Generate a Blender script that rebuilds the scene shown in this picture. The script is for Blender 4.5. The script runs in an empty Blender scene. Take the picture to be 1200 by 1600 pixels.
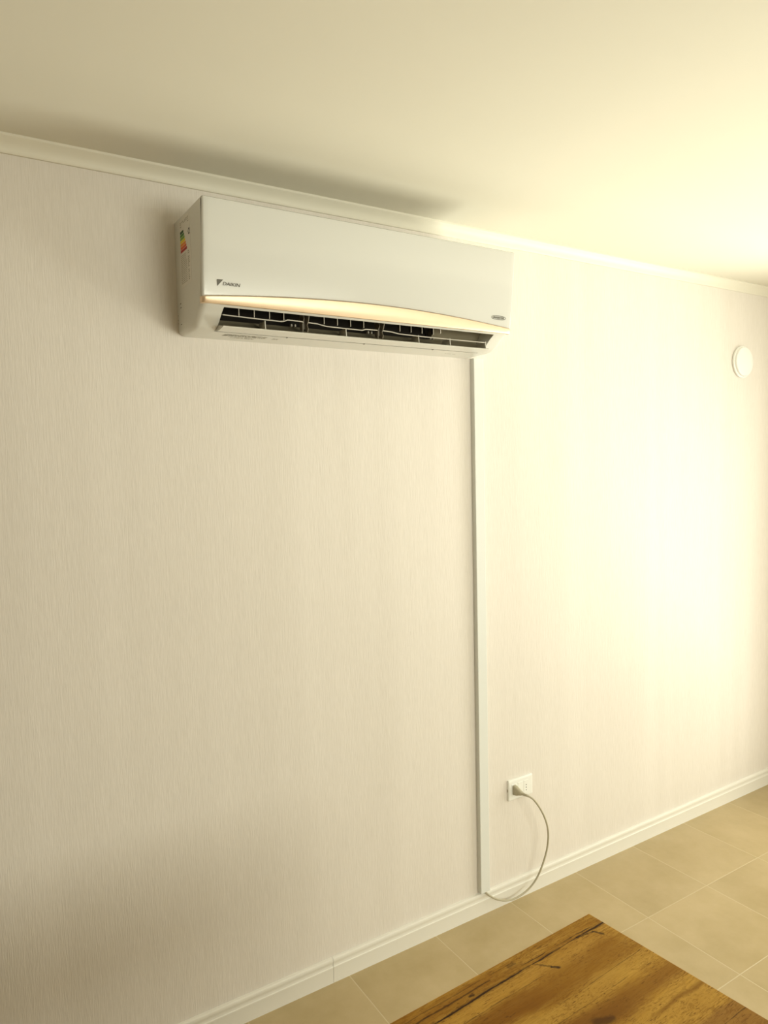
import bpy, bmesh, math, random
from mathutils import Vector, Matrix

random.seed(7)
S = bpy.context.scene
COL = S.collection

# ------------------------------------------------------------------ camera
cam_d = bpy.data.cameras.new('camera')
cam = bpy.data.objects.new('camera', cam_d)
COL.objects.link(cam)
cam_d.sensor_fit = 'VERTICAL'
cam_d.sensor_height = 36.0
cam_d.lens = 1112.56 * 36.0 / 1600.0
cam_d.clip_start = 0.02
R_ = Vector((0.84671806, -0.53156834, -0.02244181))
U_ = Vector((0.0538042, 0.04358618, 0.9975998))
F_ = Vector((0.52931431, 0.84589322, -0.06550581))
M = Matrix.Identity(4)
for i in range(3):
    M[i][0] = R_[i]; M[i][1] = U_[i]; M[i][2] = -F_[i]
CAM = (0.0, -1.91778, 1.61534)
M.translation = Vector(CAM)
cam.matrix_world = M
S.camera = cam

# ------------------------------------------------------------------ light and exposure
S.view_settings.view_transform = 'Standard'
S.view_settings.look = 'None'
S.view_settings.gamma = 1.0
S.view_settings.use_curve_mapping = False
S.view_settings.exposure = 0.18

RX, LX, FY, CZ = 3.47, -1.5, -3.9, 2.400       # right wall, left wall, wall behind, ceiling
WY0, WY1, WZ0, WZ1 = -0.34, -1.90, 0.12, 2.02   # window opening in the right wall

world = bpy.data.worlds.new('daylight'); S.world = world
world.use_nodes = True
world.node_tree.nodes['Background'].inputs[0].default_value = (1.0, 0.93, 0.80, 1)
world.node_tree.nodes['Background'].inputs[1].default_value = 1.0

ld = bpy.data.lights.new('window_daylight', 'AREA')
ld.shape = 'RECTANGLE'
ld.size = WZ1 - WZ0
ld.size_y = WY0 - WY1
ld.energy = 25.0
ld.color = (0.96, 0.965, 0.80)
lo = bpy.data.objects.new('window_daylight', ld); COL.objects.link(lo)
lo.location = (RX + 0.16, (WY0 + WY1) / 2, (WZ0 + WZ1) / 2)
lo.rotation_euler = (0, math.radians(90), 0)    # faces -x, into the room

gd = bpy.data.lights.new('balcony_ground_bounce', 'AREA')    # sunlit balcony floor outside, throwing light up through the window
gd.shape = 'RECTANGLE'; gd.size = 4.2; gd.size_y = 3.6
gd.energy = 5.0; gd.color = (0.96, 0.965, 0.80)
go = bpy.data.objects.new('balcony_ground_bounce', gd); COL.objects.link(go)
go.location = (RX + 0.2 + 2.1, -1.75, -0.05)
go.rotation_euler = (math.radians(180), 0, 0)     # faces up

hd = bpy.data.lights.new('added_low_bounce', 'AREA')      # added low lamp far outside, evens the light through the right window
hd.shape = 'RECTANGLE'; hd.size = 6.0; hd.size_y = 4.0
hd.energy = 1230.0; hd.color = (0.96, 0.965, 0.80)
ho = bpy.data.objects.new('added_low_bounce', hd); COL.objects.link(ho)
ho.location = (9.6, -2.3, -3.0)
ho.rotation_euler = (math.radians(180), 0, 0)

FX0, FX1, FZ0, FZ1 = 0.85, 3.05, 0.95, 2.05       # invented opening behind the camera, there to let in fill light
fd = bpy.data.lights.new('rear_fill_light', 'AREA')  # added fill lamp, brightens the back wall from behind the camera
fd.shape = 'RECTANGLE'; fd.size = FX1 - FX0; fd.size_y = FZ1 - FZ0
fd.spread = math.radians(120); fd.energy = 36.0; fd.color = (0.96, 0.965, 0.80)
fo = bpy.data.objects.new('rear_fill_light', fd); COL.objects.link(fo)
fo.location = ((FX0 + FX1) / 2, FY - 0.16, (FZ0 + FZ1) / 2)
fo.rotation_euler = (math.radians(90), 0, 0)   # faces +y

# ------------------------------------------------------------------ helpers
def tag(o, label=None, cat=None, group=None, kind=None):
    if label: o['label'] = label
    if cat: o['category'] = cat
    if group: o['group'] = group
    if kind: o['kind'] = kind
    return o

def obj(name, bm, mat, parent=None, smooth=None, recalc=True):
    if recalc: bmesh.ops.recalc_face_normals(bm, faces=bm.faces)
    me = bpy.data.meshes.new(name)
    bm.to_mesh(me); bm.free()
    o = bpy.data.objects.new(name, me); COL.objects.link(o)
    me.materials.append(mat)
    if parent:
        o.parent = parent
        o.matrix_parent_inverse = Matrix.Translation(-parent.location)
    if smooth is not None:
        for p in me.polygons: p.use_smooth = True
        try:
            me.set_sharp_from_angle(angle=math.radians(smooth))
        except Exception:
            pass
    return o

def empty(name, loc):
    o = bpy.data.objects.new(name, None); COL.objects.link(o)
    o.location = loc; o.empty_display_size = 0.05
    return o

def box(bm, x0, x1, y0, y1, z0, z1, bev=0.0, seg=2):
    vs = [bm.verts.new((x, y, z)) for x in (x0, x1) for y in (y0, y1) for z in (z0, z1)]
    fs = []
    for a in ((0,1,3,2),(4,6,7,5),(0,4,5,1),(2,3,7,6),(0,2,6,4),(1,5,7,3)):
        fs.append(bm.faces.new([vs[i] for i in a]))
    if bev > 0:
        es = list({e for f in fs for e in f.edges})
        bmesh.ops.bevel(bm, geom=es, offset=bev, segments=seg, profile=0.5, affect='EDGES')

def loft(bm, rings, caps=True, close=True):
    vr = [[bm.verts.new(p) for p in r] for r in rings]
    n = len(rings[0])
    for a, b in zip(vr[:-1], vr[1:]):
        for i in range(n if close else n - 1):
            j = (i + 1) % n
            bm.faces.new((a[i], a[j], b[j], b[i]))
    if caps:
        bm.faces.new(vr[0]); bm.faces.new(list(reversed(vr[-1])))
    return vr

def prism_x(bm, prof, x0, x1, caps=True):
    loft(bm, [[(x0, y, z) for y, z in prof], [(x1, y, z) for y, z in prof]], caps)

def catmull(pts, n=8):
    P = [Vector(p) for p in pts]; P = [2 * P[0] - P[1]] + P + [2 * P[-1] - P[-2]]
    out = []
    for i in range(1, len(P) - 2):
        for k in range(n):
            t = k / n
            a, b, c, d = P[i-1], P[i], P[i+1], P[i+2]
            out.append(0.5 * ((2*b) + (c-a)*t + (2*a-5*b+4*c-d)*t*t + (3*b-a-3*c+d)*t**3))
    out.append(P[-2]); return out

def tube(bm, pts, rad, seg=12):
    rings = []; up = Vector((0, -1, 0))
    for i, p in enumerate(pts):
        t = (pts[min(i+1, len(pts)-1)] - pts[max(i-1, 0)]).normalized()
        s = t.cross(up)
        if s.length < 1e-4: s = Vector((1, 0, 0))
        s.normalize(); up = s.cross(t).normalized()
        r = rad[i] if isinstance(rad, list) else rad
        rings.append([p + s * (r * math.cos(a)) + up * (r * math.sin(a)) for a in [2*math.pi*k/seg for k in range(seg)]])
    loft(bm, rings)

def text_mesh(name, body, size, mat, parent, origin, xdir, zdir, width=None, shear=0.0, bold=0.0, thick=0.0002):
    cu = bpy.data.curves.new(name, 'FONT')
    cu.body = body; cu.size = size; cu.shear = shear; cu.offset = bold; cu.extrude = thick
    t = bpy.data.objects.new(name + '_curve', cu); COL.objects.link(t)
    dg = bpy.context.evaluated_depsgraph_get()
    me = bpy.data.meshes.new_from_object(t.evaluated_get(dg))
    bpy.data.objects.remove(t); bpy.data.curves.remove(cu)
    xs = [v.co.x for v in me.vertices]; x0, x1 = min(xs), max(xs)
    sc = (width / (x1 - x0)) if width else 1.0
    X = Vector(xdir).normalized(); Z = Vector(zdir).normalized(); N = X.cross(Z)
    for v in me.vertices:
        c = v.co.copy()
        v.co = Vector(origin) + X * ((c.x - x0) * sc) + Z * c.y + N * c.z
    me.name = name
    o = bpy.data.objects.new(name, me); COL.objects.link(o)
    me.materials.clear(); me.materials.append(mat)
    o.parent = parent; o.matrix_parent_inverse = Matrix.Translation(-parent.location)
    return o

# ------------------------------------------------------------------ materials
def new_mat(name):
    m = bpy.data.materials.new(name); m.use_nodes = True
    nt = m.node_tree
    return m, nt, nt.nodes, nt.links, nt.nodes['Principled BSDF']

def plastic(name, col, rough=0.4, metal=0.0, spec=0.5, noise=0.0, nscale=60.0, coat=0.0, bump=0.0):
    m, nt, N, Lk, b = new_mat(name)
    b.inputs['Roughness'].default_value = rough
    b.inputs['Metallic'].default_value = metal
    b.inputs['Specular IOR Level'].default_value = spec
    if coat: b.inputs['Coat Weight'].default_value = coat; b.inputs['Coat Roughness'].default_value = 0.03
    tc = N.new('ShaderNodeTexCoord'); nz = N.new('ShaderNodeTexNoise'); nz.inputs['Scale'].default_value = nscale
    Lk.new(tc.outputs['Object'], nz.inputs['Vector'])
    mx = N.new('ShaderNodeMixRGB'); mx.inputs['Color1'].default_value = (*[c * (1 - noise) for c in col], 1)
    mx.inputs['Color2'].default_value = (*[min(1, c * (1 + noise)) for c in col], 1)
    Lk.new(nz.outputs['Fac'], mx.inputs['Fac']); Lk.new(mx.outputs['Color'], b.inputs['Base Color'])
    if bump:
        bp = N.new('ShaderNodeBump'); bp.inputs['Strength'].default_value = bump; bp.inputs['Distance'].default_value = 0.001
        Lk.new(nz.outputs['Fac'], bp.inputs['Height']); Lk.new(bp.outputs['Normal'], b.inputs['Normal'])
    return m

def wallpaper():
    m, nt, N, Lk, b = new_mat('vertical_fibre_wallpaper')
    b.inputs['Roughness'].default_value = 0.62
    b.inputs['Specular IOR Level'].default_value = 0.3
    tc = N.new('ShaderNodeTexCoord')
    def streak(sx, sz, detail, dist=0.0):
        mp = N.new('ShaderNodeMapping'); mp.inputs['Scale'].default_value = (sx, sx, sz)
        nz = N.new('ShaderNodeTexNoise'); nz.inputs['Scale'].default_value = 1.0
        nz.inputs['Detail'].default_value = detail; nz.inputs['Roughness'].default_value = 0.6
        nz.inputs['Distortion'].default_value = dist
        Lk.new(tc.outputs['Object'], mp.inputs['Vector']); Lk.new(mp.outputs['Vector'], nz.inputs['Vector'])
        return nz
    a = streak(330, 22, 2, 0.2); c = streak(120, 6, 2); d = streak(9, 0.4, 1)
    ad = N.new('ShaderNodeMath'); ad.operation = 'MULTIPLY_ADD'; ad.inputs[1].default_value = 0.45
    Lk.new(c.outputs['Fac'], ad.inputs[0]); Lk.new(a.outputs['Fac'], ad.inputs[2])
    bp = N.new('ShaderNodeBump'); bp.inputs['Strength'].default_value = 0.36; bp.inputs['Distance'].default_value = 0.0016
    Lk.new(ad.outputs[0], bp.inputs['Height']); Lk.new(bp.outputs['Normal'], b.inputs['Normal'])
    ad2 = N.new('ShaderNodeMath'); ad2.operation = 'MULTIPLY_ADD'; ad2.inputs[1].default_value = 0.6
    Lk.new(d.outputs['Fac'], ad2.inputs[0]); Lk.new(ad.outputs[0], ad2.inputs[2])
    cr = N.new('ShaderNodeValToRGB')
    cr.color_ramp.elements[0].position = 0.70; cr.color_ramp.elements[0].color = (0.745, 0.695, 0.640, 1)
    cr.color_ramp.elements[1].position = 1.30; cr.color_ramp.elements[1].color = (0.825, 0.775, 0.725, 1)
    mr = N.new('ShaderNodeMath'); mr.operation = 'SUBTRACT'; mr.inputs[1].default_value = 0.0
    Lk.new(ad2.outputs[0], mr.inputs[0])
    cr.color_ramp.elements[1].position = 1.0
    mr2 = N.new('ShaderNodeMapRange'); mr2.inputs['From Min'].default_value = 0.7; mr2.inputs['From Max'].default_value = 1.35
    Lk.new(mr.outputs[0], mr2.inputs['Value'])
    cr.color_ramp.elements[0].position = 0.0
    Lk.new(mr2.outputs[0], cr.inputs['Fac']); Lk.new(cr.outputs['Color'], b.inputs['Base Color'])
    return m

TILE, TX0, TY0 = 0.34, 0.68556, -0.34837
def tiles():
    m, nt, N, Lk, b = new_mat('beige_floor_tiles')
    tc = N.new('ShaderNodeTexCoord'); sp = N.new('ShaderNodeSeparateXYZ'); Lk.new(tc.outputs['Object'], sp.inputs[0])
    def math_(op, a, v=None, c=None):
        n = N.new('ShaderNodeMath'); n.operation = op
        for i, q in enumerate((a, v, c)):
            if q is None: continue
            if isinstance(q, (int, float)): n.inputs[i].default_value = q
            else: Lk.new(q, n.inputs[i])
        return n.outputs[0]
    def edge(sock, off):
        t = math_('DIVIDE', math_('SUBTRACT', sock, off), TILE)
        fr = math_('FRACT', t)
        d = math_('MINIMUM', fr, math_('SUBTRACT', 1.0, fr))
        return math_('MULTIPLY', d, TILE), math_('FLOOR', t)
    dx, ix = edge(sp.outputs[0], TX0 - 10 * TILE); dy, iy = edge(sp.outputs[1], TY0 - 20 * TILE)
    d = math_('MINIMUM', dx, dy)
    g = N.new('ShaderNodeMapRange'); g.inputs['From Min'].default_value = 0.0010; g.inputs['From Max'].default_value = 0.0020
    g.inputs['To Min'].default_value = 1.0; g.inputs['To Max'].default_value = 0.0
    Lk.new(d, g.inputs['Value'])
    cmb = N.new('ShaderNodeCombineXYZ'); Lk.new(ix, cmb.inputs[0]); Lk.new(iy, cmb.inputs[1])
    wn = N.new('ShaderNodeTexWhiteNoise'); Lk.new(cmb.outputs[0], wn.inputs['Vector'])
    nz = N.new('ShaderNodeTexNoise'); nz.inputs['Scale'].default_value = 5.0; nz.inputs['Detail'].default_value = 6; nz.inputs['Roughness'].default_value = 0.62
    vadd = N.new('ShaderNodeVectorMath'); vadd.operation = 'MULTIPLY_ADD'; vadd.inputs[1].default_value = (13, 13, 13)
    Lk.new(wn.outputs['Color'], vadd.inputs[0]); Lk.new(tc.outputs['Object'], vadd.inputs[2]); Lk.new(vadd.outputs[0], nz.inputs['Vector'])
    cr = N.new('ShaderNodeValToRGB')
    cr.color_ramp.elements[0].position = 0.32; cr.color_ramp.elements[0].color = (0.430, 0.330, 0.165, 1)
    cr.color_ramp.elements[1].position = 0.70; cr.color_ramp.elements[1].color = (0.525, 0.412, 0.232, 1)
    Lk.new(nz.outputs['Fac'], cr.inputs['Fac'])
    br = N.new('ShaderNodeMixRGB'); br.blend_type = 'MULTIPLY'; br.inputs['Fac'].default_value = 1.0
    vr = N.new('ShaderNodeMapRange'); vr.inputs['To Min'].default_value = 0.96; vr.inputs['To Max'].default_value = 1.03
    Lk.new(wn.outputs['Value'], vr.inputs['Value']); Lk.new(cr.outputs['Color'], br.inputs['Color1']); Lk.new(vr.outputs[0], br.inputs['Color2'])
    mx = N.new('ShaderNodeMixRGB'); mx.inputs['Color2'].default_value = (0.60, 0.51, 0.33, 1)
    Lk.new(g.outputs[0], mx.inputs['Fac']); Lk.new(br.outputs['Color'], mx.inputs['Color1']); Lk.new(mx.outputs['Color'], b.inputs['Base Color'])
    rr = N.new('ShaderNodeMapRange'); rr.inputs['To Min'].default_value = 0.30; rr.inputs['To Max'].default_value = 0.7
    Lk.new(g.outputs[0], rr.inputs['Value']); Lk.new(rr.outputs[0], b.inputs['Roughness'])
    bp = N.new('ShaderNodeBump'); bp.inputs['Strength'].default_value = 0.4; bp.inputs['Distance'].default_value = 0.001; bp.invert = True
    Lk.new(g.outputs[0], bp.inputs['Height']); Lk.new(bp.outputs['Normal'], b.inputs['Normal'])
    return m

def oak():
    """rustic oak decor; object coordinates have x running back along the grain from the corner, y away from the wall edge (negative)"""
    m, nt, N, Lk, b = new_mat('rustic_oak')
    tc = N.new('ShaderNodeTexCoord'); sp = N.new('ShaderNodeSeparateXYZ'); Lk.new(tc.outputs['Object'], sp.inputs[0])
    def math_(op, a, v=None, c=None, clamp=False):
        n = N.new('ShaderNodeMath'); n.operation = op; n.use_clamp = clamp
        for i, q in enumerate((a, v, c)):
            if q is None: continue
            if isinstance(q, (int, float)): n.inputs[i].default_value = q
            else: Lk.new(q, n.inputs[i])
        return n.outputs[0]
    def noise(sx, sy, detail=4, rough=0.6, dist=0.0, off=(0, 0, 0)):
        mp = N.new('ShaderNodeMapping'); mp.inputs['Scale'].default_value = (sx, sy, 1); mp.inputs['Location'].default_value = off
        nz = N.new('ShaderNodeTexNoise'); nz.inputs['Scale'].default_value = 1.0; nz.inputs['Detail'].default_value = detail
        nz.inputs['Roughness'].default_value = rough; nz.inputs['Distortion'].default_value = dist
        Lk.new(tc.outputs['Object'], mp.inputs['Vector']); Lk.new(mp.outputs['Vector'], nz.inputs['Vector'])
        return nz.outputs['Fac']
    def mixc(fac, a, c, mode='MIX'):
        mx = N.new('ShaderNodeMixRGB'); mx.blend_type = mode
        for i, q in (('Fac', fac), ('Color1', a), ('Color2', c)):
            if isinstance(q, tuple): mx.inputs[i].default_value = (*q, 1)
            elif isinstance(q, (int, float)): mx.inputs[i].default_value = q
            else: Lk.new(q, mx.inputs[i])
        return mx.outputs['Color']
    def mr(v, a, b_, lo=0.0, hi=1.0, smooth=True):
        n = N.new('ShaderNodeMapRange'); n.interpolation_type = 'SMOOTHSTEP' if smooth else 'LINEAR'
        n.inputs['From Min'].default_value = a; n.inputs['From Max'].default_value = b_
        n.inputs['To Min'].default_value = lo; n.inputs['To Max'].default_value = hi
        Lk.new(v, n.inputs['Value']); return n.outputs[0]
    x, y = sp.outputs[0], sp.outputs[1]
    big = noise(2.6, 17, 3, 0.55, 0.6); mid = noise(9, 75, 5, 0.62, 0.4); fine = noise(38, 420, 4, 0.7, 0.2, (3, 1, 0))
    DK, MD, LT = (0.200, 0.078, 0.004), (0.350, 0.170, 0.014), (0.550, 0.310, 0.045)
    base = mixc(mr(big, 0.36, 0.62), MD, LT)
    base = mixc(mr(mid, 0.38, 0.66, 0, 0.6), base, (0.560, 0.330, 0.062))
    base = mixc(mr(fine, 0.32, 0.60, 0.68, 0.0), base, DK)
    wob = math_('MULTIPLY', math_('SUBTRACT', noise(7, 14, 3), 0.5), 0.030)
    yw = math_('ADD', y, wob)
    def band(c, w, x0, x1, colr, amt, soft=0.012, slope=0.0, sx=0.05):
        yy = math_('SUBTRACT', yw, math_('MULTIPLY', x, slope)) if slope else yw
        by = mr(math_('ABSOLUTE', math_('SUBTRACT', yy, c)), w - soft, w + soft, 1, 0)
        bx = math_('MULTIPLY', mr(x, x0 - sx, x0 + sx), mr(x, x1 - sx, x1 + sx, 1, 0))
        return mixc(math_('MULTIPLY', math_('MULTIPLY', by, bx), amt), base, colr)
    base = band(-0.090, 0.019, -0.70, -0.19, (0.215, 0.080, 0.002), 0.80, 0.008)
    base = band(-0.085, 0.026, -0.22, -0.01, (0.290, 0.130, 0.008), 0.70, 0.014)
    base = band(-0.017, 0.011, -0.75, -0.26, (0.290, 0.130, 0.014), 0.60)
    base = band(-0.055, 0.010, -0.60, -0.05, (0.520, 0.290, 0.050), 0.6)
    base = band(-0.138, 0.018, -0.50, 0.02, (0.560, 0.330, 0.060), 0.6)
    base = band(-0.180, 0.016, -0.20, 0.04, (0.260, 0.112, 0.008), 0.85, 0.012, 0.02)
    base = band(-0.196, 0.020, -0.40, -0.13, (0.215, 0.085, 0.006), 0.85, 0.014, -0.08)
    base = band(-0.236, 0.026, -0.25, 0.04, (0.540, 0.310, 0.052), 0.7)
    base = band(-0.224, 0.0035, -0.12, 0.04, (0.230, 0.100, 0.008), 0.8, 0.004, 0.05, 0.03)
    base = band(-0.312, 0.036, -0.40, 0.20, (0.290, 0.140, 0.026), 0.75, 0.004)
    # curly cross figure and pores
    blotch = noise(70, 150, 3, 0.6, 1.6, (9, 4, 0)); bz = noise(8, 16, 2, 0.5, 0, (4, 7, 0))
    base = mixc(math_('MULTIPLY', mr(blotch, 0.50, 0.64, 0, 0.42), mr(bz, 0.38, 0.58)), base, (0.190, 0.075, 0.004))
    pore = noise(90, 620, 2, 0.5, 0.5, (5, 2, 0)); pm = noise(14, 24, 2, 0.5)
    base = mixc(math_('MULTIPLY', mr(pore, 0.59, 0.68, 0, 0.75), mr(pm, 0.38, 0.58)), base, (0.110, 0.040, 0.003))
    CK = (0.030, 0.010, 0.002)
    wv = math_('MULTIPLY', math_('SUBTRACT', noise(16, 1.0, 4, 0.6), 0.5), 0.006)
    rag = math_('MULTIPLY', math_('SUBTRACT', noise(120, 160, 3, 0.7), 0.5), 0.006)
    yc = math_('ADD', math_('ADD', y, wv), math_('MULTIPLY', rag, 0.25))
    def crack(y0, slope, curve, x0, x1, w, amt, soft=False):
        yy = math_('ADD', math_('ADD', math_('MULTIPLY', x, slope), y0), math_('MULTIPLY', math_('MULTIPLY', x, x), curve))
        dd = math_('ABSOLUTE', math_('SUBTRACT', yc, yy))
        ww = math_('MULTIPLY', mr(noise(22, 3, 3, 0.6, 0, (y0 * 90 + amt, 0, 0)), 0.36, 0.62, 0.18, 1.0), w)
        f = math_('SUBTRACT', 1.0, math_('DIVIDE', dd, ww), None, True)
        if not soft: f = mr(f, 0.0, 0.5)
        f = math_('MULTIPLY', f, math_('MULTIPLY', mr(x, x0 - 0.03, x0), mr(x, x1, x1 + 0.02, 1, 0)))
        return mixc(math_('MULTIPLY', f, amt), base, CK)
    base = crack(-0.0335, 0.0, -0.055, -0.50, 0.05, 0.0060, 0.55, True)
    base = crack(-0.0335, 0.0, -0.055, -0.50, 0.05, 0.0024, 0.95)
    base = crack(-0.0290, -0.02, -0.060, -0.20, -0.04, 0.0016, 0.8)
    base = crack(-0.0165, 0.02, 0.0, -0.70, -0.28, 0.0022, 0.7)
    base = crack(-0.0100, 0.01, 0.0, -0.50, -0.14, 0.0014, 0.45)
    base = crack(-0.0640, 0.01, 0.0, -0.45, -0.20, 0.0013, 0.45)
    base = crack(-0.1200, 0.03, 0.0, -0.20, -0.02, 0.0013, 0.5)
    base = crack(-0.1480, 0.02, 0.0, -0.30, -0.08, 0.0013, 0.45)
    base = crack(-0.3000, 0.0, 0.0, -0.06, 0.04, 0.0014, 0.6)
    def seg(ax, ay, bx_, by_, w0, w1, amt):
        L2 = (bx_-ax)**2 + (by_-ay)**2
        px = math_('ADD', math_('SUBTRACT', x, ax), rag); py = math_('SUBTRACT', math_('ADD', yc, rag), ay)
        t = math_('DIVIDE', math_('ADD', math_('MULTIPLY', px, bx_-ax), math_('MULTIPLY', py, by_-ay)), L2, None, True)
        qx = math_('SUBTRACT', px, math_('MULTIPLY', t, bx_-ax)); qy = math_('SUBTRACT', py, math_('MULTIPLY', t, by_-ay))
        dd = math_('SQRT', math_('ADD', math_('MULTIPLY', qx, qx), math_('MULTIPLY', qy, qy)))
        ww = math_('ADD', math_('MULTIPLY', t, w1 - w0), w0)
        return mixc(mr(math_('DIVIDE', dd, ww), 0.25, 1.0, amt, 0), base, CK)
    base = seg(-0.186, -0.038, -0.166, -0.058, 0.0020, 0.0036, 0.6)
    base = seg(-0.166, -0.058, -0.158, -0.067, 0.0026, 0.0052, 0.9)
    base = seg(-0.075, -0.034, -0.036, -0.040, 0.0016, 0.0026, 0.7)
    base = seg(-0.036, -0.040, -0.026, -0.053, 0.0024, 0.0046, 0.75)
    base = seg(-0.325, -0.0300, -0.318, -0.0305, 0.0042, 0.0042, 0.85)
    base = seg(-0.225, -0.0160, -0.212, -0.0170, 0.0070, 0.0040, 0.45)
    base = seg(-0.200, -0.186, -0.176, -0.192, 0.0150, 0.0090, 0.60)
    Lk.new(base, b.inputs['Base Color'])
    b.inputs['Roughness'].default_value = 0.6
    b.inputs['Specular IOR Level'].default_value = 0.15
    bp = N.new('ShaderNodeBump'); bp.inputs['Strength'].default_value = 0.12; bp.inputs['Distance'].default_value = 0.001
    Lk.new(fine, bp.inputs['Height']); Lk.new(bp.outputs['Normal'], b.inputs['Normal'])
    return m

M_WALL = wallpaper()
M_CEIL = plastic('ceiling_paint', (0.78, 0.75, 0.655), 0.85, noise=0.012, nscale=4, spec=0.2)
M_WARM = plastic('tan_low_bounce_paint', (0.34, 0.26, 0.14), 0.8, noise=0.02, nscale=5)  # unseen walls made dark and warm to cut bounced fill
M_TRIM = plastic('satin_white_trim', (0.84, 0.82, 0.765), 0.38, noise=0.01, nscale=8)
M_TILE = tiles()
M_OAK = oak()
M_CASE = plastic('white_casing_plastic', (0.71, 0.70, 0.655), 0.32, noise=0.008, nscale=12)
M_PANEL = plastic('gloss_white_panel', (0.68, 0.68, 0.655), 0.16, noise=0.006, nscale=6, coat=0.3)
M_GOLD = plastic('brushed_gold_trim', (0.78, 0.61, 0.44), 0.45, metal=0.75, noise=0.03, nscale=40)
M_DARK = plastic('dark_duct_plastic', (0.022, 0.017, 0.012), 0.6, noise=0.2, nscale=80)
M_VANE = plastic('grey_vane_plastic', (0.20, 0.175, 0.14), 0.45, noise=0.05)
M_LINER = plastic('grey_flap_plastic', (0.52, 0.49, 0.43), 0.4, noise=0.03)
M_SHADE = plastic('painted_shade_plastic', (0.25, 0.215, 0.145), 0.5, noise=0.03)  # shade inside the outlet put into the colour
M_PRINT = plastic('grey_print', (0.105, 0.095, 0.070), 0.5)
M_PRINT2 = plastic('faint_grey_print', (0.36, 0.34, 0.27), 0.6)
M_PAPER = plastic('label_paper', (0.76, 0.73, 0.68), 0.6, noise=0.02)
M_BLACK = plastic('black_print', (0.01, 0.01, 0.01), 0.5)
M_COND = plastic('grey_white_raceway', (0.76, 0.775, 0.755), 0.42, noise=0.01, nscale=10)
M_PLATE = plastic('white_socket_plastic', (0.88, 0.88, 0.85), 0.22)
M_HOLE = plastic('socket_hole_dark', (0.03, 0.03, 0.03), 0.7)
M_CROWN = plastic('crown_paint', (0.80, 0.765, 0.66), 0.45, noise=0.01, nscale=8)
M_CORD = plastic('beige_grey_cord', (0.46, 0.42, 0.31), 0.5, noise=0.04)
M_FRAME = plastic('window_frame_white', (0.80, 0.80, 0.78), 0.35)
M_STEEL = plastic('black_table_metal', (0.03, 0.03, 0.03), 0.45, noise=0.1)
M_OUT = plastic('pale_balcony_concrete', (0.6, 0.57, 0.5), 0.9, noise=0.06, nscale=5)

# ------------------------------------------------------------------ the room
def struct(name, bm, mat, smooth=None):
    return tag(obj(name, bm, mat, smooth=smooth), kind='structure')

T = 0.12
bm = bmesh.new(); box(bm, LX - T, RX + T, 0, T, 0, CZ); struct('wall_back', bm, M_WALL)
bm = bmesh.new()
box(bm, LX - T, FX0, FY - T, FY, 0, CZ); box(bm, FX1, RX + T, FY - T, FY, 0, CZ)
box(bm, FX0, FX1, FY - T, FY, 0, FZ0); box(bm, FX0, FX1, FY - T, FY, FZ1, CZ)
struct('wall_front', bm, M_WARM)  # opening made up for the rear fill lamp
bm = bmesh.new(); box(bm, LX - T, LX, FY, 0, 0, CZ); struct('wall_left', bm, M_WARM)  # unseen wall, moved in close to cut light from the left
bm = bmesh.new()
box(bm, RX, RX + T, WY0, 0, 0, CZ); box(bm, RX, RX + T, FY, WY1, 0, CZ)
box(bm, RX, RX + T, WY1, WY0, 0, WZ0); box(bm, RX, RX + T, WY1, WY0, WZ1, CZ)
struct('wall_right', bm, M_WALL)
bm = bmesh.new(); box(bm, LX - T, RX + T, FY - T, T, -0.1, 0); struct('floor', bm, M_TILE)
bm = bmesh.new(); box(bm, LX - T, RX + T, FY - T, T, CZ, CZ + 0.1); struct('ceiling', bm, M_CEIL)

# balcony window in the right wall: frame and one mullion
bm = bmesh.new()
f = 0.05; xa, xb = RX + 0.03, RX + 0.09
box(bm, xa, xb, WY1, WY1 + f, WZ0, WZ1, 0.004); box(bm, xa, xb, WY0 - f, WY0, WZ0, WZ1, 0.004)
box(bm, xa, xb, WY1 + f, WY0 - f, WZ0, WZ0 + f, 0.004); box(bm, xa, xb, WY1 + f, WY0 - f, WZ1 - f, WZ1, 0.004)
ym = (WY0 + WY1) / 2
box(bm, xa, xb, ym - 0.03, ym + 0.03, WZ0 + f, WZ1 - f, 0.004)
struct('window_1', bm, M_FRAME)

bm = bmesh.new()
box(bm, FX0, FX0 + f, FY - 0.09, FY - 0.03, FZ0, FZ1, 0.004); box(bm, FX1 - f, FX1, FY - 0.09, FY - 0.03, FZ0, FZ1, 0.004)
box(bm, FX0 + f, FX1 - f, FY - 0.09, FY - 0.03, FZ0, FZ0 + f, 0.004); box(bm, FX0 + f, FX1 - f, FY - 0.09, FY - 0.03, FZ1 - f, FZ1, 0.004)
struct('added_rear_window', bm, M_FRAME)  # frame made up to go with the rear fill lamp

# crown moulding (profile y, z), runs the back wall and the right wall
CR0 = 2.362
crown = [(0, CR0), (-0.006, CR0), (-0.008, CR0 + 0.003), (-0.0095, CR0 + 0.008), (-0.013, CR0 + 0.016), (-0.018, CR0 + 0.0225),
         (-0.0245, CR0 + 0.028), (-0.0265, CR0 + 0.0295), (-0.0285, CR0 + 0.031), (-0.030, CR0 + 0.0325), (-0.030, CZ), (0, CZ)]
bm = bmesh.new(); prism_x(bm, crown, LX, RX); struct('trim_1', bm, M_CROWN, 28)
bm = bmesh.new(); loft(bm, [[(RX + y, yy, z) for y, z in crown] for yy in (-0.031, FY)]); struct('trim_2', bm, M_CROWN, 28)

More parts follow.
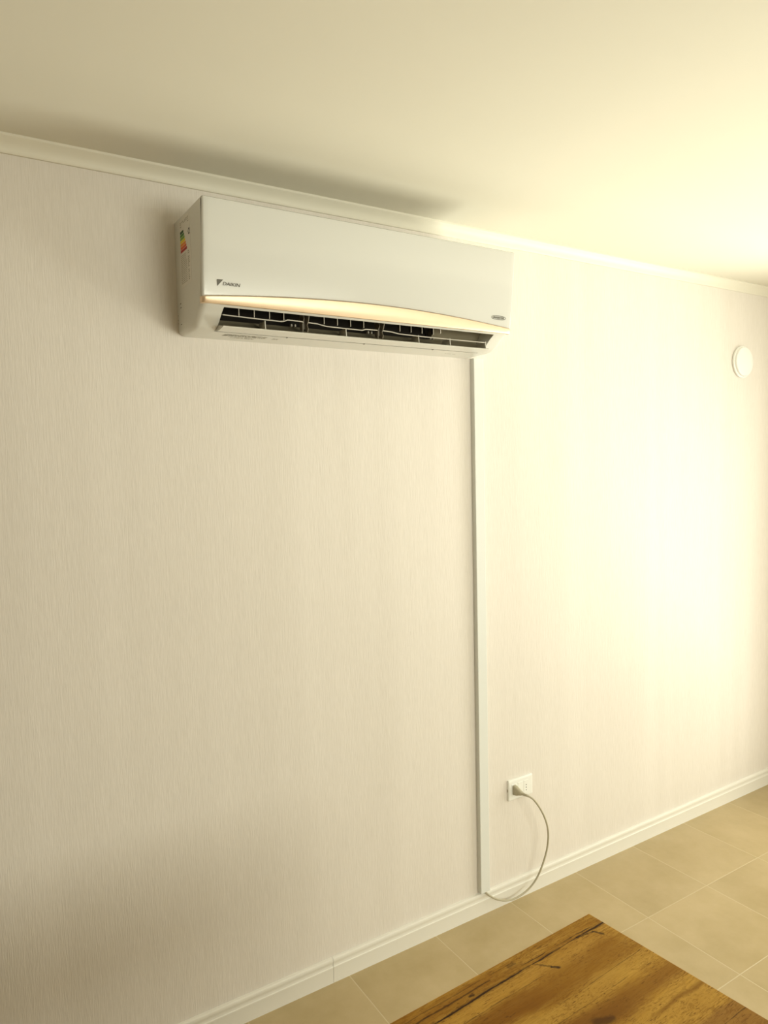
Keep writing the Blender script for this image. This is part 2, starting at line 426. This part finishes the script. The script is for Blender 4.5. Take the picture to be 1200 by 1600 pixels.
# skirting board: rounded top bead, hollow, second bead, flat face
skirt = [(0, 0), (-0.0102, 0), (-0.0102, 0.0470), (-0.0108, 0.0490), (-0.0104, 0.0512), (-0.0085, 0.0528), (-0.0078, 0.0560), (-0.0080, 0.0600),
         (-0.0092, 0.0640), (-0.0106, 0.0680), (-0.0110, 0.0720), (-0.0100, 0.0760), (-0.0075, 0.0782), (-0.0045, 0.0789), (0, 0.0789)]
JX = 0.9695
bm = bmesh.new(); prism_x(bm, skirt, LX, JX - 0.0006); prism_x(bm, skirt, JX + 0.0006, RX); struct('baseboard_back', bm, M_TRIM, 28)
bm = bmesh.new(); loft(bm, [[(RX + y, yy, z) for y, z in skirt] for yy in (-0.0112, FY)]); struct('baseboard_right', bm, M_TRIM, 28)

# ------------------------------------------------------------------ air conditioner
AX0, AX1 = 0.567, 1.557
OX0, OX1 = 0.6265, 1.502
AXM = (AX0 + AX1) / 2
ac = empty('air_conditioner', (AXM, 0, 1.97))
tag(ac, 'white wall-mounted split air conditioner with gold trim strip and open flap', 'air conditioner')

def panel_y(z):                       # the front panel leans out towards its top
    return -0.206 - (z - 2.035) * 0.1228
outer = [(0, 1.970), (-0.060, 1.970), (-0.104, 1.970), (-0.122, 1.9725), (-0.138, 1.979), (-0.152, 1.988), (-0.170, 2.0035), (-0.188, 2.0150), (-0.198, 2.0195),
         (-0.200, 2.024), (panel_y(2.262) + 0.007, 2.258), (panel_y(2.262) + 0.012, 2.2655), (-0.11, 2.2665), (0, 2.2675)]
def inset(prof, d):
    out = []
    for y, z in prof:
        cy, cz = -0.09, 2.115
        if y > -0.001:
            out.append((y, z + (d * 0.9 if z < cz else -d * 0.3)))
        else:
            v = Vector((cy - y, cz - z)); v.normalize()
            k = d if z < 2.2 else d * 0.3
            out.append((y + v.x * k, z + v.y * k))
    return out
bm = bmesh.new()
ends = [(0.0, 0.0130), (0.0015, 0.0085), (0.005, 0.0045), (0.010, 0.0018), (0.017, 0.0)]
loft(bm, [[(AX0 + a, y, z) for y, z in inset(outer, i)] for a, i in ends] + [[(OX0, y, z) for y, z in outer]])
loft(bm, [[(OX1, y, z) for y, z in outer]] + [[(AX1 - a, y, z) for y, z in inset(outer, i)] for a, i in reversed(ends)])
recess = [(-0.1035, 1.974), (-0.098, 1.990), (-0.078, 2.020), (-0.062, 2.060), (-0.066, 2.110), (-0.10, 2.135), (-0.145, 2.125), (-0.170, 2.070), (-0.182, 2.026), (-0.188, 2.0175)]
mid = outer[:3] + recess + [(-0.190, 2.0158), (-0.198, 2.0195)] + outer[9:]
loft(bm, [[(OX0, y, z) for y, z in mid], [(OX1, y, z) for y, z in mid]], caps=False)
obj('casing', bm, M_CASE, ac, 32)

# inside of the outlet
def lin(prof, d):
    return [(y + (-0.118 - y) * d, z + (2.045 - z) * d) for y, z in prof]
DX = 1.318
bm = bmesh.new()
a = lin(recess, 0.02); b2 = lin(recess, 0.04)
prism_x(bm, a + list(reversed(b2)), OX0 + 0.0005, DX)
box(bm, OX0 + 0.0004, OX0 + 0.0016, -0.165, -0.09, 2.012, 2.10)
obj('air_duct', bm, M_DARK, ac, 40)
bm = bmesh.new()
sh = [(-0.106, 1.984), (-0.101, 1.992), (-0.118, 2.022), (-0.140, 2.040), (-0.166, 2.040), (-0.180, 2.028), (-0.176, 2.045), (-0.12, 2.06), (-0.088, 2.02), (-0.097, 1.992)]
prism_x(bm, sh, DX, OX1 - 0.0005)
tag(obj('duct_end_cover', bm, M_SHADE, ac, 35), 'closed end of the air outlet, shade painted in as taupe')
# cross-flow fan drum with ribs, deep in the duct
bm = bmesh.new(); rings = []
n = 36
ring = []
for k in range(n * 2):
    r = 0.030 if k % 2 else 0.024
    t = math.pi * k / n
    ring.append((r * math.cos(t) - 0.110, r * math.sin(t) + 2.092))
prism_x(bm, ring, OX0 + 0.004, DX - 0.004)
obj('fan_drum', bm, M_DARK, ac)

# vertical vanes: shaded faces and lit front edges put into their colours
for x in (0.683, 0.724, 0.766, 0.806, 0.924, 0.965, 1.006, 1.048, 1.169, 1.208, 1.247, 1.288):
    bm = bmesh.new()
    x = x - 0.016
    prof = [(-0.1825, 2.000), (-0.1828, 2.019), (-0.176, 2.026), (-0.172, 2.026), (-0.174, 2.000)]
    loft(bm, [[(x - 0.0007, y, z) for y, z in prof], [(x + 0.0007, y, z) for y, z in prof]])
    obj('vane', bm, M_DARK, ac)
    ch = ac.children[-1]
    bm = bmesh.new(); box(bm, x - 0.0008, x + 0.0008, -0.1845, -0.1830, 1.9990, 2.0185)
    obj('vane_lit_edge', bm, M_LINER, ch)

# thin bar of the inner blade with its jogs
bar = [(0.630, 2.001), (0.718, 1.999), (0.788, 1.998), (0.797, 1.9995), (0.806, 2.0035), (0.847, 2.003), (0.853, 2.002)]
bar2 = [(0.864, 2.002), (0.893, 2.001), (0.920, 1.9965), (0.972, 1.9955), (1.035, 1.995), (1.046, 1.9985), (1.085, 1.999)]
bar3 = [(1.100, 1.9995), (1.134, 1.998), (1.158, 1.9945), (1.242, 1.993), (1.337, 1.9925), (1.480, 1.9925)]

bm = bmesh.new()
fl = [(-0.1740, 1.9732), (-0.1742, 1.9720), (-0.1725, 1.9706), (-0.150, 1.9675), (-0.128, 1.9672), (-0.1125, 1.9705), (-0.1065, 1.9800), (-0.1075, 1.9975),
      (-0.1105, 1.9980), (-0.116, 1.9915), (-0.140, 1.9800), (-0.168, 1.9740)]
prism_x(bm, fl, OX0 + 0.0015, OX1 - 0.006)
flap = obj('flap', bm, M_CASE, ac, 30)
bm = bmesh.new()
prism_x(bm, [(-0.1725, 1.9738), (-0.140, 1.9805), (-0.1165, 1.9920), (-0.1110, 1.9985), (-0.1112, 1.9992), (-0.1172, 1.9928), (-0.1404, 1.9813), (-0.1728, 1.9746)], OX0 + 0.003, OX1 - 0.008)
obj('inner_shade_sheet', bm, M_SHADE, flap, 30)  # thin sheet that paints the shade on the flap's inner side
for pts in (bar, bar2, bar3):
    bm = bmesh.new()
    loft(bm, [[(x, -0.1715, z - 0.0016), (x, -0.1715, z + 0.0012), (x, -0.160, z + 0.0040), (x, -0.160, z + 0.0018)] for x, z in pts])
    obj('blade_bar', bm, M_LINER, flap, 40)
for x, w in ((0.743, 0.024), (0.983, 0.024), (1.228, 0.024), (1.344, 0.024), (1.484, 0.030)):
    bm = bmesh.new()
    zt = 1.996
    prof = [(-0.170, zt), (-0.171, 1.984), (-0.1725, 1.9745), (-0.128, 1.984), (-0.135, zt)]
    loft(bm, [[(x - 0.001, y, z) for y, z in prof], [(x + 0.001, y, z) for y, z in prof]])
    obj('bracket', bm, M_CASE, flap)
# posts between the flap sections
for x in (0.857, 1.094):
    bm = bmesh.new()
    pr = [(-0.172, 1.976), (-0.176, 1.985), (-0.170, 1.995), (-0.178, 2.004), (-0.184, 2.018), (-0.150, 2.030), (-0.150, 1.984)]
    loft(bm, [[(x + 0.006, y, z) for y, z in pr], [(x + 0.008, y, z) for y, z in pr]])
    pr = [(-0.168, 1.976), (-0.168, 1.998), (-0.178, 2.010), (-0.172, 2.020), (-0.150, 2.026), (-0.150, 1.984)]
    loft(bm, [[(x - 0.006, y, z) for y, z in pr], [(x - 0.0045, y, z) for y, z in pr]])
    box(bm, x - 0.005, x + 0.006, -0.160, -0.156, 1.985, 2.024)
    obj('vane_post', bm, M_VANE, ac)
# small hooks seen at the upper right and the motor shafts low in the duct
bm = bmesh.new(); box(bm, 1.296, 1.299, -0.186, -0.180, 2.004, 2.017, 0.0008)
obj('clip', bm, M_LINER, ac)
for x in (0.826, 1.066, 1.285):
    bm = bmesh.new()
    for d in (0, 0.011):
        box(bm, x + d, x + d + 0.004, -0.150, -0.140, 1.992, 1.999, 0.0012)
    obj('link_pin', bm, M_LINER, ac)

# front panel: gloss slab with the arched lower edge
def z_arc(x):
    u = (x - AXM) / 0.495
    return 2.0612 - 0.0265 * abs(u) ** 1.9
bm = bmesh.new(); rings = []
xs = [0, 0.0008, 0.0025, 0.005] + [0.02 + 0.95 * k / 40 for k in range(41)] + [0.985, 0.9875, 0.9892, 0.990]
for dx in xs:
    e = min(dx, 0.990 - dx)
    ins = 0.0040 * (1 - math.sqrt(max(0, 1 - (1 - min(1, e / 0.005)) ** 2)))
    x = AX0 + dx; zb = z_arc(x) + 0.0006; zt = 2.2655 - ins * 0.8
    yt = panel_y(zt); yb = panel_y(zb)
    rings.append([(x, yb + 0.007, zb), (x, yb + 0.0012 + ins, zb), (x, yb + ins, zb + 0.0012), (x, (yb + yt) / 2 + ins - 0.0006, (zb + zt) / 2),
                  (x, yt + 0.003 + ins, zt - 0.0085), (x, yt + 0.0045 + ins, zt - 0.003), (x, yt + 0.0085 + ins, zt - 0.0004), (x, yt + 0.014, zt)])
loft(bm, rings)
panel = obj('front_panel', bm, M_PANEL, ac, 35)

# gold trim strip
bm = bmesh.new(); rings = []
for dx in [-0.001, 0.000, 0.0015, 0.004, 0.008] + [0.02 + 0.95 * k / 40 for k in range(41)] + [0.982, 0.986, 0.9885, 0.990, 0.991]:
    x = AX0 + dx; e = min(dx + 0.001, 0.991 - dx)
    ins = 0.0100 * (1 - math.sqrt(max(0, 1 - (1 - min(1, e / 0.009)) ** 2)))
    u = abs(x - AXM) / 0.495
    bul = 0.0035 * (1 - u ** 2)
    zt = z_arc(x); zb = 2.0195
    rings.append([(x, -0.190, zt - 0.0002), (x, -0.2075 + ins, zt - 0.0002), (x, -0.2098 - bul + ins, zt - 0.003), (x, -0.2090 - bul + ins, (zt + zb) / 2),
                  (x, -0.2062 + ins, zb + 0.0015), (x, -0.2050 + ins, zb), (x, -0.190, zb)])
loft(bm, rings)
tag(obj('trim_strip', bm, M_GOLD, ac, 40), 'pale gold curved strip')

# short hinge tabs along the rear edge of the flap
for x in (0.833, 1.078, 1.325):
    bm = bmesh.new(); box(bm, x - 0.0008, x + 0.0008, -0.1105, -0.1030, 1.9685, 1.9712)
    obj('hinge_tab', bm, M_PRINT2, ac)

# printing on the front panel
def on_panel(z): return panel_y(z) - 0.0009
zz = 2.0640
lg = text_mesh('brand_lettering', 'DAIKIN', 0.0112, M_PRINT, ac, (0.6180, on_panel(zz), zz), (1, 0, 0), (0, -0.1228, 1), width=0.0450, shear=0.2, bold=0.00012)
bm = bmesh.new()
tri = [(0.6030, 2.0765), (0.6190, 2.0770), (0.6042, 2.0605)]
for off in (0,):
    v0 = [bm.verts.new((x, on_panel(z) , z)) for x, z in tri]; v1 = [bm.verts.new((x, on_panel(z) + 0.0005, z)) for x, z in tri]
    bm.faces.new(v0); bm.faces.new(list(reversed(v1)))
    for i in range(3): bm.faces.new((v0[i], v0[(i+1) % 3], v1[(i+1) % 3], v1[i]))
obj('brand_emblem', bm, M_PRINT, ac)
bcx, bcz = 1.5045, 2.0640
bm = bmesh.new(); ro = []; n = 48
for k in range(n):
    t = 2 * math.pi * k / n
    c_, s_ = math.cos(t), math.sin(t)
    ex = math.copysign(abs(c_) ** 0.7, c_); ez = math.copysign(abs(s_) ** 0.8, s_)
    ro.append((ex, ez))
ra = [bm.verts.new((bcx + 0.0285 * a_, on_panel(bcz + 0.0062 * c_), bcz + 0.0062 * c_)) for a_, c_ in ro]
rb = [bm.verts.new((bcx + 0.0268 * a_, on_panel(bcz + 0.0048 * c_), bcz + 0.0048 * c_)) for a_, c_ in ro]
for k in range(n):
    bm.faces.new((ra[k], ra[(k+1) % n], rb[(k+1) % n], rb[k]))
obj('badge_outline', bm, M_PRINT, ac)
text_mesh('badge_lettering', 'INVERTER', 0.0086, M_PRINT, ac, (1.4825, on_panel(2.061) - 0.0002, 2.0610), (1, 0, 0), (0, -0.1228, 1), width=0.0440, shear=0.15, bold=0.00012)

# energy label on the left side
SX = AX0 - 0.0004
bm = bmesh.new(); box(bm, SX, SX + 0.0016, -0.131, -0.045, 2.085, 2.258)
label = obj('energy_label', bm, M_PAPER, ac)
tag(label, 'paper energy label with coloured arrows')
def label_rect(bm, y0, y1, z0, z1, x=SX - 0.0002, pt=0.0):
    q = [(-y0, z0), (-y1, z0)] + ([(-y1 - pt, (z0 + z1) / 2)] if pt else []) + [(-y1, z1), (-y0, z1)]
    bm.faces.new([bm.verts.new((x, a_, b_)) for a_, b_ in q])
acol = [(0.010, 0.060, 0.010), (0.05, 0.19, 0.02), (0.20, 0.38, 0.02), (0.85, 0.62, 0.01), (0.80, 0.25, 0.01), (0.72, 0.10, 0.02), (0.42, 0.01, 0.008)]
for k, c_ in enumerate(acol):
    z1 = 2.2265 - k * 0.0078
    bm = bmesh.new(); label_rect(bm, 0.050, 0.077 + k * 0.0040, z1 - 0.0070, z1, pt=0.0030)
    obj('efficiency_arrow', bm, plastic('arrow_ink', c_, 0.5), label, recalc=False)
bm = bmesh.new()
bm.faces.new([bm.verts.new((SX - 0.0002, y, z)) for y, z in ((-0.1145, 2.2110), (-0.1195, 2.2185), (-0.1285, 2.2185), (-0.1285, 2.2035), (-0.1195, 2.2035))])
mk = obj('rating_arrow', bm, M_BLACK, label, recalc=False)
text_mesh('rating_letter', 'A', 0.0115, M_PAPER, label, (SX - 0.0005, -0.1185, 2.2070), (0, -1, 0), (0, 0, 1), bold=0.0004)
rr = random.Random(3)
bm = bmesh.new()
for z in (2.248, 2.244, 2.238):
    y = 0.052
    while y < 0.120:
        w = rr.uniform(0.004, 0.012)
        if rr.random() < 0.75: label_rect(bm, y, min(y + w, 0.122), z - 0.0014, z + 0.0007)
        y += w + 0.003
obj('heading_print', bm, M_PRINT2, label, recalc=False)
bm = bmesh.new(); bm2 = bmesh.new(); z = 2.165
while z > 2.094:
    y = 0.050
    end = 0.094 if z > 2.15 else 0.100
    while y < end:
        w = rr.uniform(0.003, 0.014)
        label_rect(bm, y, min(y + w, end), z - 0.0013, z + 0.0004); y += w + 0.002
    if rr.random() < 0.8: label_rect(bm2, 0.108, 0.108 + rr.uniform(0.006, 0.014), z - 0.0014, z + 0.0009)
    z -= 0.0046
obj('text_column', bm, M_PRINT2, label, recalc=False)
obj('number_column', bm2, M_PRINT2, label, recalc=False)
# little slots moulded in the left side
for y, z in ((-0.030, 2.050), (-0.031, 2.0395), (-0.029, 1.9965)):
    bm = bmesh.new(); box(bm, AX0 - 0.0006, AX0 + 0.002, y - 0.0035, y + 0.0035, z - 0.0012, z + 0.0012, 0.0005)
    obj('side_slot', bm, M_PRINT, ac)
for z in (2.024, 2.012, 2.003):
    bm = bmesh.new(); box(bm, AX0 - 0.0002, AX0 + 0.004, -0.004, -0.001, z - 0.0015, z + 0.0015)
    obj('side_notch', bm, M_PRINT2, ac)
# worn print under the casing
rr = random.Random(5)
for x0, x1, y0, y1 in ((0.662, 0.785, -0.088, -0.060), (0.692, 0.760, -0.050, -0.044), (0.800, 0.822, -0.076, -0.064), (1.402, 1.452, -0.062, -0.057)):
    bm = bmesh.new(); y = y0
    while y < y1:
        x = x0 + rr.uniform(0, 0.012)
        while x < x1:
            w = rr.uniform(0.004, 0.016)
            bm.faces.new([bm.verts.new((a_, b_, 1.9696)) for a_, b_ in ((x, y), (x, y + 0.0032), (min(x1, x + w), y + 0.0032), (min(x1, x + w), y))])
            x += w + rr.uniform(0.002, 0.005)
        y += 0.0058
    obj('underside_print', bm, M_PRINT2, ac, recalc=False)

# ------------------------------------------------------------------ raceway down the wall
rw = empty('cable_raceway', (1.580, 0, 0.0865))
tag(rw, 'narrow white vertical cable raceway from air conditioner down to skirting board', 'cable raceway')
bm = bmesh.new()
box(bm, 1.5600, 1.6000, -0.0080, -0.0001, 0.0865, 1.9695)
obj('base_channel', bm, M_COND, rw)
bm = bmesh.new()
pr = [(1.5595, -0.0075), (1.5595, -0.0180), (1.5600, -0.0192), (1.5612, -0.0198), (1.5988, -0.0198), (1.6000, -0.0192), (1.6005, -0.0180), (1.6005, -0.0075)]
loft(bm, [[(x, y, z) for x, y in pr] for z in (0.0865, 1.9695)])
obj('cover', bm, M_COND, rw, 25)

# ------------------------------------------------------------------ wall socket
sk = empty('wall_socket', (1.762, 0, 0.3795))
tag(sk, 'white wall power socket plate low on the wall right of the raceway', 'wall socket')
bm = bmesh.new()
def rrect(cx, cz, w, h, r, y, n=6):
    out = []
    for sx, sz, a0 in ((1, 1, 0), (-1, 1, 90), (-1, -1, 180), (1, -1, 270)):
        for k in range(n + 1):
            t = math.radians(a0 + 90 * k / n)
            out.append((cx + sx * (w / 2 - r) + r * math.cos(t), y, cz + sz * (h / 2 - r) + r * math.sin(t)))
    return out
SCX, SCZ = 1.762, 0.4185
loft(bm, [rrect(SCX, SCZ, 0.118, 0.077, 0.004, -0.0001), rrect(SCX, SCZ, 0.119, 0.078, 0.004, -0.004), rrect(SCX, SCZ, 0.118, 0.077, 0.004, -0.0075),
          rrect(SCX, SCZ, 0.115, 0.073, 0.004, -0.0095), rrect(SCX, SCZ, 0.108, 0.064, 0.003, -0.0102)])
obj('cover_plate', bm, M_PLATE, sk, 35)
for cx in (1.7295, 1.7875):
    bm = bmesh.new()
    loft(bm, [rrect(cx, SCZ, 0.0235, 0.046, 0.001, -0.009, 2), rrect(cx, SCZ, 0.0235, 0.046, 0.001, -0.0108, 2), rrect(cx, SCZ, 0.0225, 0.045, 0.001, -0.0112, 2)])
    md = obj('socket_module', bm, M_PLATE, sk)
    bm = bmesh.new()
    for dz in (-0.0095, 0.0005, 0.0105):
        z = SCZ - 0.0055 + dz + 0.0005
        ring = [(cx + 0.0021 * math.cos(t), -0.01135, z + 0.0021 * math.sin(t)) for t in [2 * math.pi * k / 14 for k in range(14)]]
        bm.faces.new([bm.verts.new(p) for p in ring])
    obj('pin_hole', bm, M_HOLE, md)
bm = bmesh.new()
for cx in (1.7585,):
    loft(bm, [rrect(cx, SCZ, 0.0235, 0.046, 0.001, -0.009, 2), rrect(cx, SCZ, 0.0235, 0.046, 0.001, -0.0108, 2), rrect(cx, SCZ, 0.0225, 0.045, 0.001, -0.0112, 2)])
obj('blank_module', bm, M_PLATE, sk)
bm = bmesh.new(); box(bm, SCX - 0.0600, SCX - 0.0585, -0.0055, -0.002, 0.414, 0.424)
obj('pry_notch', bm, M_PRINT2, sk)

# ------------------------------------------------------------------ power cord with its plug
cd = empty('power_cord', (1.58, -0.016, 0.086))
tag(cd, 'beige power cord plugged into the wall socket, looping down to the raceway end', 'power cord')
bm = bmesh.new()
PX, PZ = 1.7285, 0.4200
def prr(y, w, h, dz=0.0, dx=0.0, r=0.35):
    return rrect(PX + dx, PZ + dz, w, h, min(w, h) * r, y, 4)
loft(bm, [prr(-0.0113, 0.0150, 0.0340), prr(-0.0125, 0.0165, 0.0360), prr(-0.020, 0.0165, 0.0355), prr(-0.028, 0.0160, 0.0300, -0.001, 0.001),
          prr(-0.036, 0.0150, 0.0215, -0.002, 0.003), prr(-0.044, 0.0135, 0.0155, -0.003, 0.005), prr(-0.0455, 0.0110, 0.0120, -0.003, 0.006)])
obj('plug', bm, M_CORD, cd, 40)
cp = [(1.7345, -0.044, 0.4165), (1.7385, -0.056, 0.4155), (1.744, -0.066, 0.4135), (1.764, -0.075, 0.397), (1.795, -0.078, 0.353), (1.823, -0.075, 0.301), (1.839, -0.07, 0.248),
      (1.839, -0.064, 0.189), (1.823, -0.057, 0.129), (1.797, -0.05, 0.078), (1.758, -0.043, 0.044), (1.707, -0.037, 0.029), (1.662, -0.032, 0.033),
      (1.623, -0.028, 0.05), (1.599, -0.022, 0.067), (1.583, -0.0145, 0.0835), (1.579, -0.012, 0.094)]
pts = catmull(cp, 8)
bm = bmesh.new(); tube(bm, pts, 0.0034, 14); obj('cable', bm, M_CORD, cd, 60)
bm = bmesh.new()
tp = pts[:18]; tube(bm, tp, [0.0058 - 0.0022 * k / 17 + (0.0006 if k % 4 < 2 else 0) for k in range(18)], 14)
obj('strain_relief', bm, M_CORD, cd, 40)

# ------------------------------------------------------------------ round cover high on the wall
rv = empty('round_wall_cover', (3.146, 0, 2.049))
tag(rv, 'small round white cover plate high on the wall near the right corner', 'wall cover')
def disc(bm, prof, c, n=64):
    rings = [[(c[0] + r * math.cos(2 * math.pi * k / n), y, c[1] + r * math.sin(2 * math.pi * k / n)) for k in range(n)] for r, y in prof]
    loft(bm, rings)
bm = bmesh.new(); disc(bm, [(0.0700, -0.0001), (0.0725, -0.003), (0.0725, -0.009), (0.070, -0.011)], (3.146, 2.049)); obj('rim', bm, M_PLATE, rv, 40)
bm = bmesh.new(); disc(bm, [(0.066, -0.0105), (0.066, -0.016), (0.064, -0.019), (0.058, -0.0205), (0.040, -0.0220), (0.012, -0.0225)], (3.146, 2.049)); obj('domed_lid', bm, M_PLATE, rv, 40)

# ------------------------------------------------------------------ table
TH = 0.75
tb = empty('dining_table', (1.013, -1.006, 0)); tb.rotation_euler = (0, 0, math.radians(1.9))
tag(tb, 'oak-topped table with dark cracks and knots, its corner at the bottom of the view', 'table')
def tobj(name, bm, mat, parent=None):
    o = obj(name, bm, mat); o.parent = parent or tb; return o
bm = bmesh.new(); box(bm, -1.40, 0, -0.80, 0, TH - 0.028, TH, 0.0012, 2)
for v in bm.verts:
    if v.co.x > -0.1: v.co.x -= v.co.y * 0.045
tobj('tabletop', bm, M_OAK)
for x in (-1.33, -0.07):
    for y in (-0.73, -0.07):
        bm = bmesh.new(); box(bm, x - 0.02, x + 0.02, y - 0.02, y + 0.02, 0, TH - 0.0685, 0.002); tobj('leg', bm, M_STEEL)
bm = bmesh.new()
box(bm, -1.31, -0.09, -0.085, -0.055, TH - 0.068, TH - 0.0285); box(bm, -1.31, -0.09, -0.745, -0.715, TH - 0.068, TH - 0.0285)
box(bm, -1.345, -1.315, -0.745, -0.055, TH - 0.068, TH - 0.0285); box(bm, -0.085, -0.055, -0.745, -0.055, TH - 0.068, TH - 0.0285)
tobj('frame', bm, M_STEEL)
